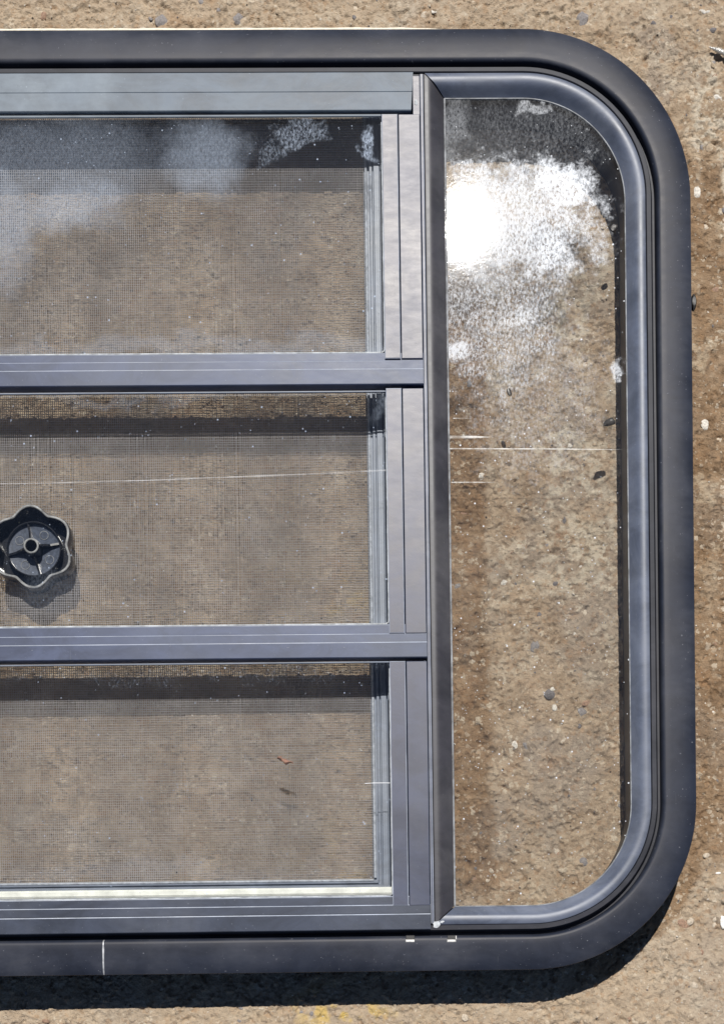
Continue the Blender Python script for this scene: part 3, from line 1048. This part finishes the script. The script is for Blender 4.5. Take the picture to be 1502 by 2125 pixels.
mb.build('inner_ring', M['knob'], knob, Vector((0, 0, 0)), True)
mb = MB()
mb.add(kring(cr(0.0179), 0.0068) + [(0, 0, 0.0062)], [(i, (i + 1) % K, K) for i in range(K)])
mb.build('cup_floor', M['knob_floor'], knob, Vector((0, 0, 0)), True)
mb = MB()
mb.rings([kring(cr(0.0058), 0.0060), kring(cr(0.0055), 0.0140), kring(cr(0.0052), 0.0146), kring(cr(0.0040), 0.0146), kring(cr(0.0037), 0.0142), kring(cr(0.0036), 0.0068)], False)
mb.add(kring(cr(0.0036), 0.0068), [tuple(range(K))])
mb.build('hub', M['knob'], knob, Vector((0, 0, 0)), True)
mb = MB()
mb.rings([kring(cr(0.0053), 0.0146), kring(cr(0.0050), 0.0149), kring(cr(0.0042), 0.0149), kring(cr(0.0039), 0.0146)], False)
mb.build('hub_rim', M['knob_edge'], knob, Vector((0, 0, 0)), True)
for k in range(4):
    a = math.radians(12 + 90 * k)
    ca, sa = math.cos(a), math.sin(a)
    w = 0.0007
    pr = [(0.0052, 0.0062), (0.0177, 0.0062), (0.0177, 0.0086), (0.0120, 0.0094), (0.0054, 0.0128)]
    vv = [(ca * x - sa * s_ * w, sa * x + ca * s_ * w, z) for s_ in (-1, 1) for x, z in pr]
    link('rib', vv, [(0, 1, 2, 3, 4), (9, 8, 7, 6, 5)] + [(i, (i + 1) % 5, 5 + (i + 1) % 5, 5 + i) for i in range(5)], M['knob'], knob)
for k in range(4):
    a = math.radians(12 + 45 + 90 * k)
    mx, my = 0.0122 * math.cos(a), 0.0122 * math.sin(a)
    mb = MB()
    pts = [(mx + 0.0029 * math.cos(q_), my + 0.0029 * math.sin(q_), 0.0067) for q_ in [2 * math.pi * j / 24 for j in range(25)]]
    mb.tube(pts, 0.00022, 6)
    mb.build('moulding_ring', M['knob_edge'], knob, Vector((0, 0, 0)), True)

# screw on the concrete
sp_ = P(1470, 97, 0.002)
L, r0, pitch = 0.030, 0.0023, 0.0019
rg_ = []
for i in range(230):
    s_ = L * i / 229
    tp = min(1.0, s_ / 0.0075)
    ring = []
    for k in range(18):
        a = 2 * math.pi * k / 18
        ph = (s_ / pitch - k / 18) % 1.0
        thr = max(0.0, 1 - abs(ph - 0.5) / 0.3)
        r = (r0 * 0.68 + r0 * 0.32 * thr) * (0.12 + 0.88 * tp) if s_ < 0.024 else r0 * 0.75
        ring.append((s_, r * math.cos(a), r * math.sin(a)))
    rg_.append(ring)
for s_, r in ((0.0302, r0 * 0.8), (0.0325, r0 * 1.9), (0.0332, r0 * 1.95), (0.0333, r0 * 1.2)):
    rg_.append([(s_, r * math.cos(2 * math.pi * k / 18), r * math.sin(2 * math.pi * k / 18)) for k in range(18)])
mb = MB()
mb.rings(rg_)
screw = mb.build('screw', M['steel'], None, Vector((0, 0, 0)), True)
screw.location = (sp_.x, sp_.y, 0.0019)
screw.rotation_euler = (0, math.radians(-3.4), math.radians(-24))
tag(screw, 'silver pointed screw lying on the concrete beside the rounded corner', 'screw')


def crumb(name, u, v_, z, r, mat, seed, label, cat, sc=(1, 0.6, 0.5), rot=0.0, group=None):
    o = bpy.data.objects.new(name, stone_mesh(name, seed, mat, 2, 0.8, 0.5))
    C.objects.link(o)
    p = P(u, v_, z)
    o.scale = (r * S * sc[0], r * S * sc[1], r * S * sc[2])
    o.location = (p.x, p.y, z + r * S * sc[2] * 0.7)
    o.rotation_euler = (0, 0, rot)
    return tag(o, label, cat, group)


# curled leaf scrap on the lowest louvre
c = P(592, 1579, GZT)
mb = MB()
for k in range(9):
    s_ = k / 8
    x = c.x + (s_ - 0.5) * 34 * S
    y = c.y - (s_ - 0.5) * 12 * S + 2 * S * math.sin(s_ * 9)
    w = (1.2 + 5 * math.sin(math.pi * min(1, s_ * 0.8 + 0.15)) ** 2) * S * (0.6 if k % 3 == 0 else 1)
    mb.v += [(x, y - w, GZT + 0.0003 + 0.0006 * math.sin(s_ * 5) ** 2), (x, y, GZT + 0.0009 + 0.0008 * math.sin(s_ * 7) ** 2), (x, y + w, GZT + 0.0004)]
    if k:
        n = k * 3
        mb.f += [(n - 3, n - 2, n + 1, n), (n - 2, n - 1, n + 2, n + 1)]
        mb.mi += [0, 0]
lf = mb.build('leaf_scrap', M['leaf'], None, c, True)
lf.location = c
sm_ = lf.modifiers.new('thickness', 'SOLIDIFY')
sm_.thickness = 0.0003
tag(lf, 'curled reddish brown scrap of dry leaf on the lowest louvre glass', 'leaf')
a, b = P(757, 1626, GZT), P(809, 1625, GZT)
mb = MB()
mb.tube([Vector((0, 0, 0.0003)), (b - a) * 0.3 + Vector((0, 0.0002, 0.0003)), (b - a) * 0.7 + Vector((0, 0.0001, 0.0003)), (b - a) + Vector((0, 0, 0.0003))], 0.00025, 6)
fb = mb.build('fibre', M['fibre'], None, Vector((0, 0, 0)), True)
fb.location = a
tag(fb, 'fine white fibre lying across the edge of the lowest louvre glass', 'fibre')
crumb('debris_crumb', 1264, 877, PZ + 0.0004, 15, M['insect'], 71, 'dark shiny crumb on the side pane beside the bead', 'debris', (1, 0.55, 0.35), 0.3)
crumb('debris_crumb', 1056, 815, PZ + 0.0004, 8, M['insect'], 72, 'small dark speck of dirt in the chalky film on the side pane', 'debris', (0.6, 1.2, 0.3), 0.3)
crumb('debris_crumb', 1273, 473, PZ + 0.0004, 9, M['insect'], 73, 'dark crumb on the whitened end of the side pane', 'debris', (1, 0.7, 0.3), 0.8)
crumb('paint_chip', 1499, 1914, hz(P(1499, 1914, 0).x, P(1499, 1914, 0).y), 13, M['white_crumb'], 74, 'white paint chip on the concrete near the shadowed round corner', 'paint chip', (0.6, 1.1, 0.3), 0.2)
crumb('paint_chip', 1489, 1812, hz(P(1489, 1812, 0).x, P(1489, 1812, 0).y), 6, M['white_crumb'], 75, 'tiny white sliver on the brown stained concrete', 'paint chip', (1, 0.4, 0.3), 0.1)
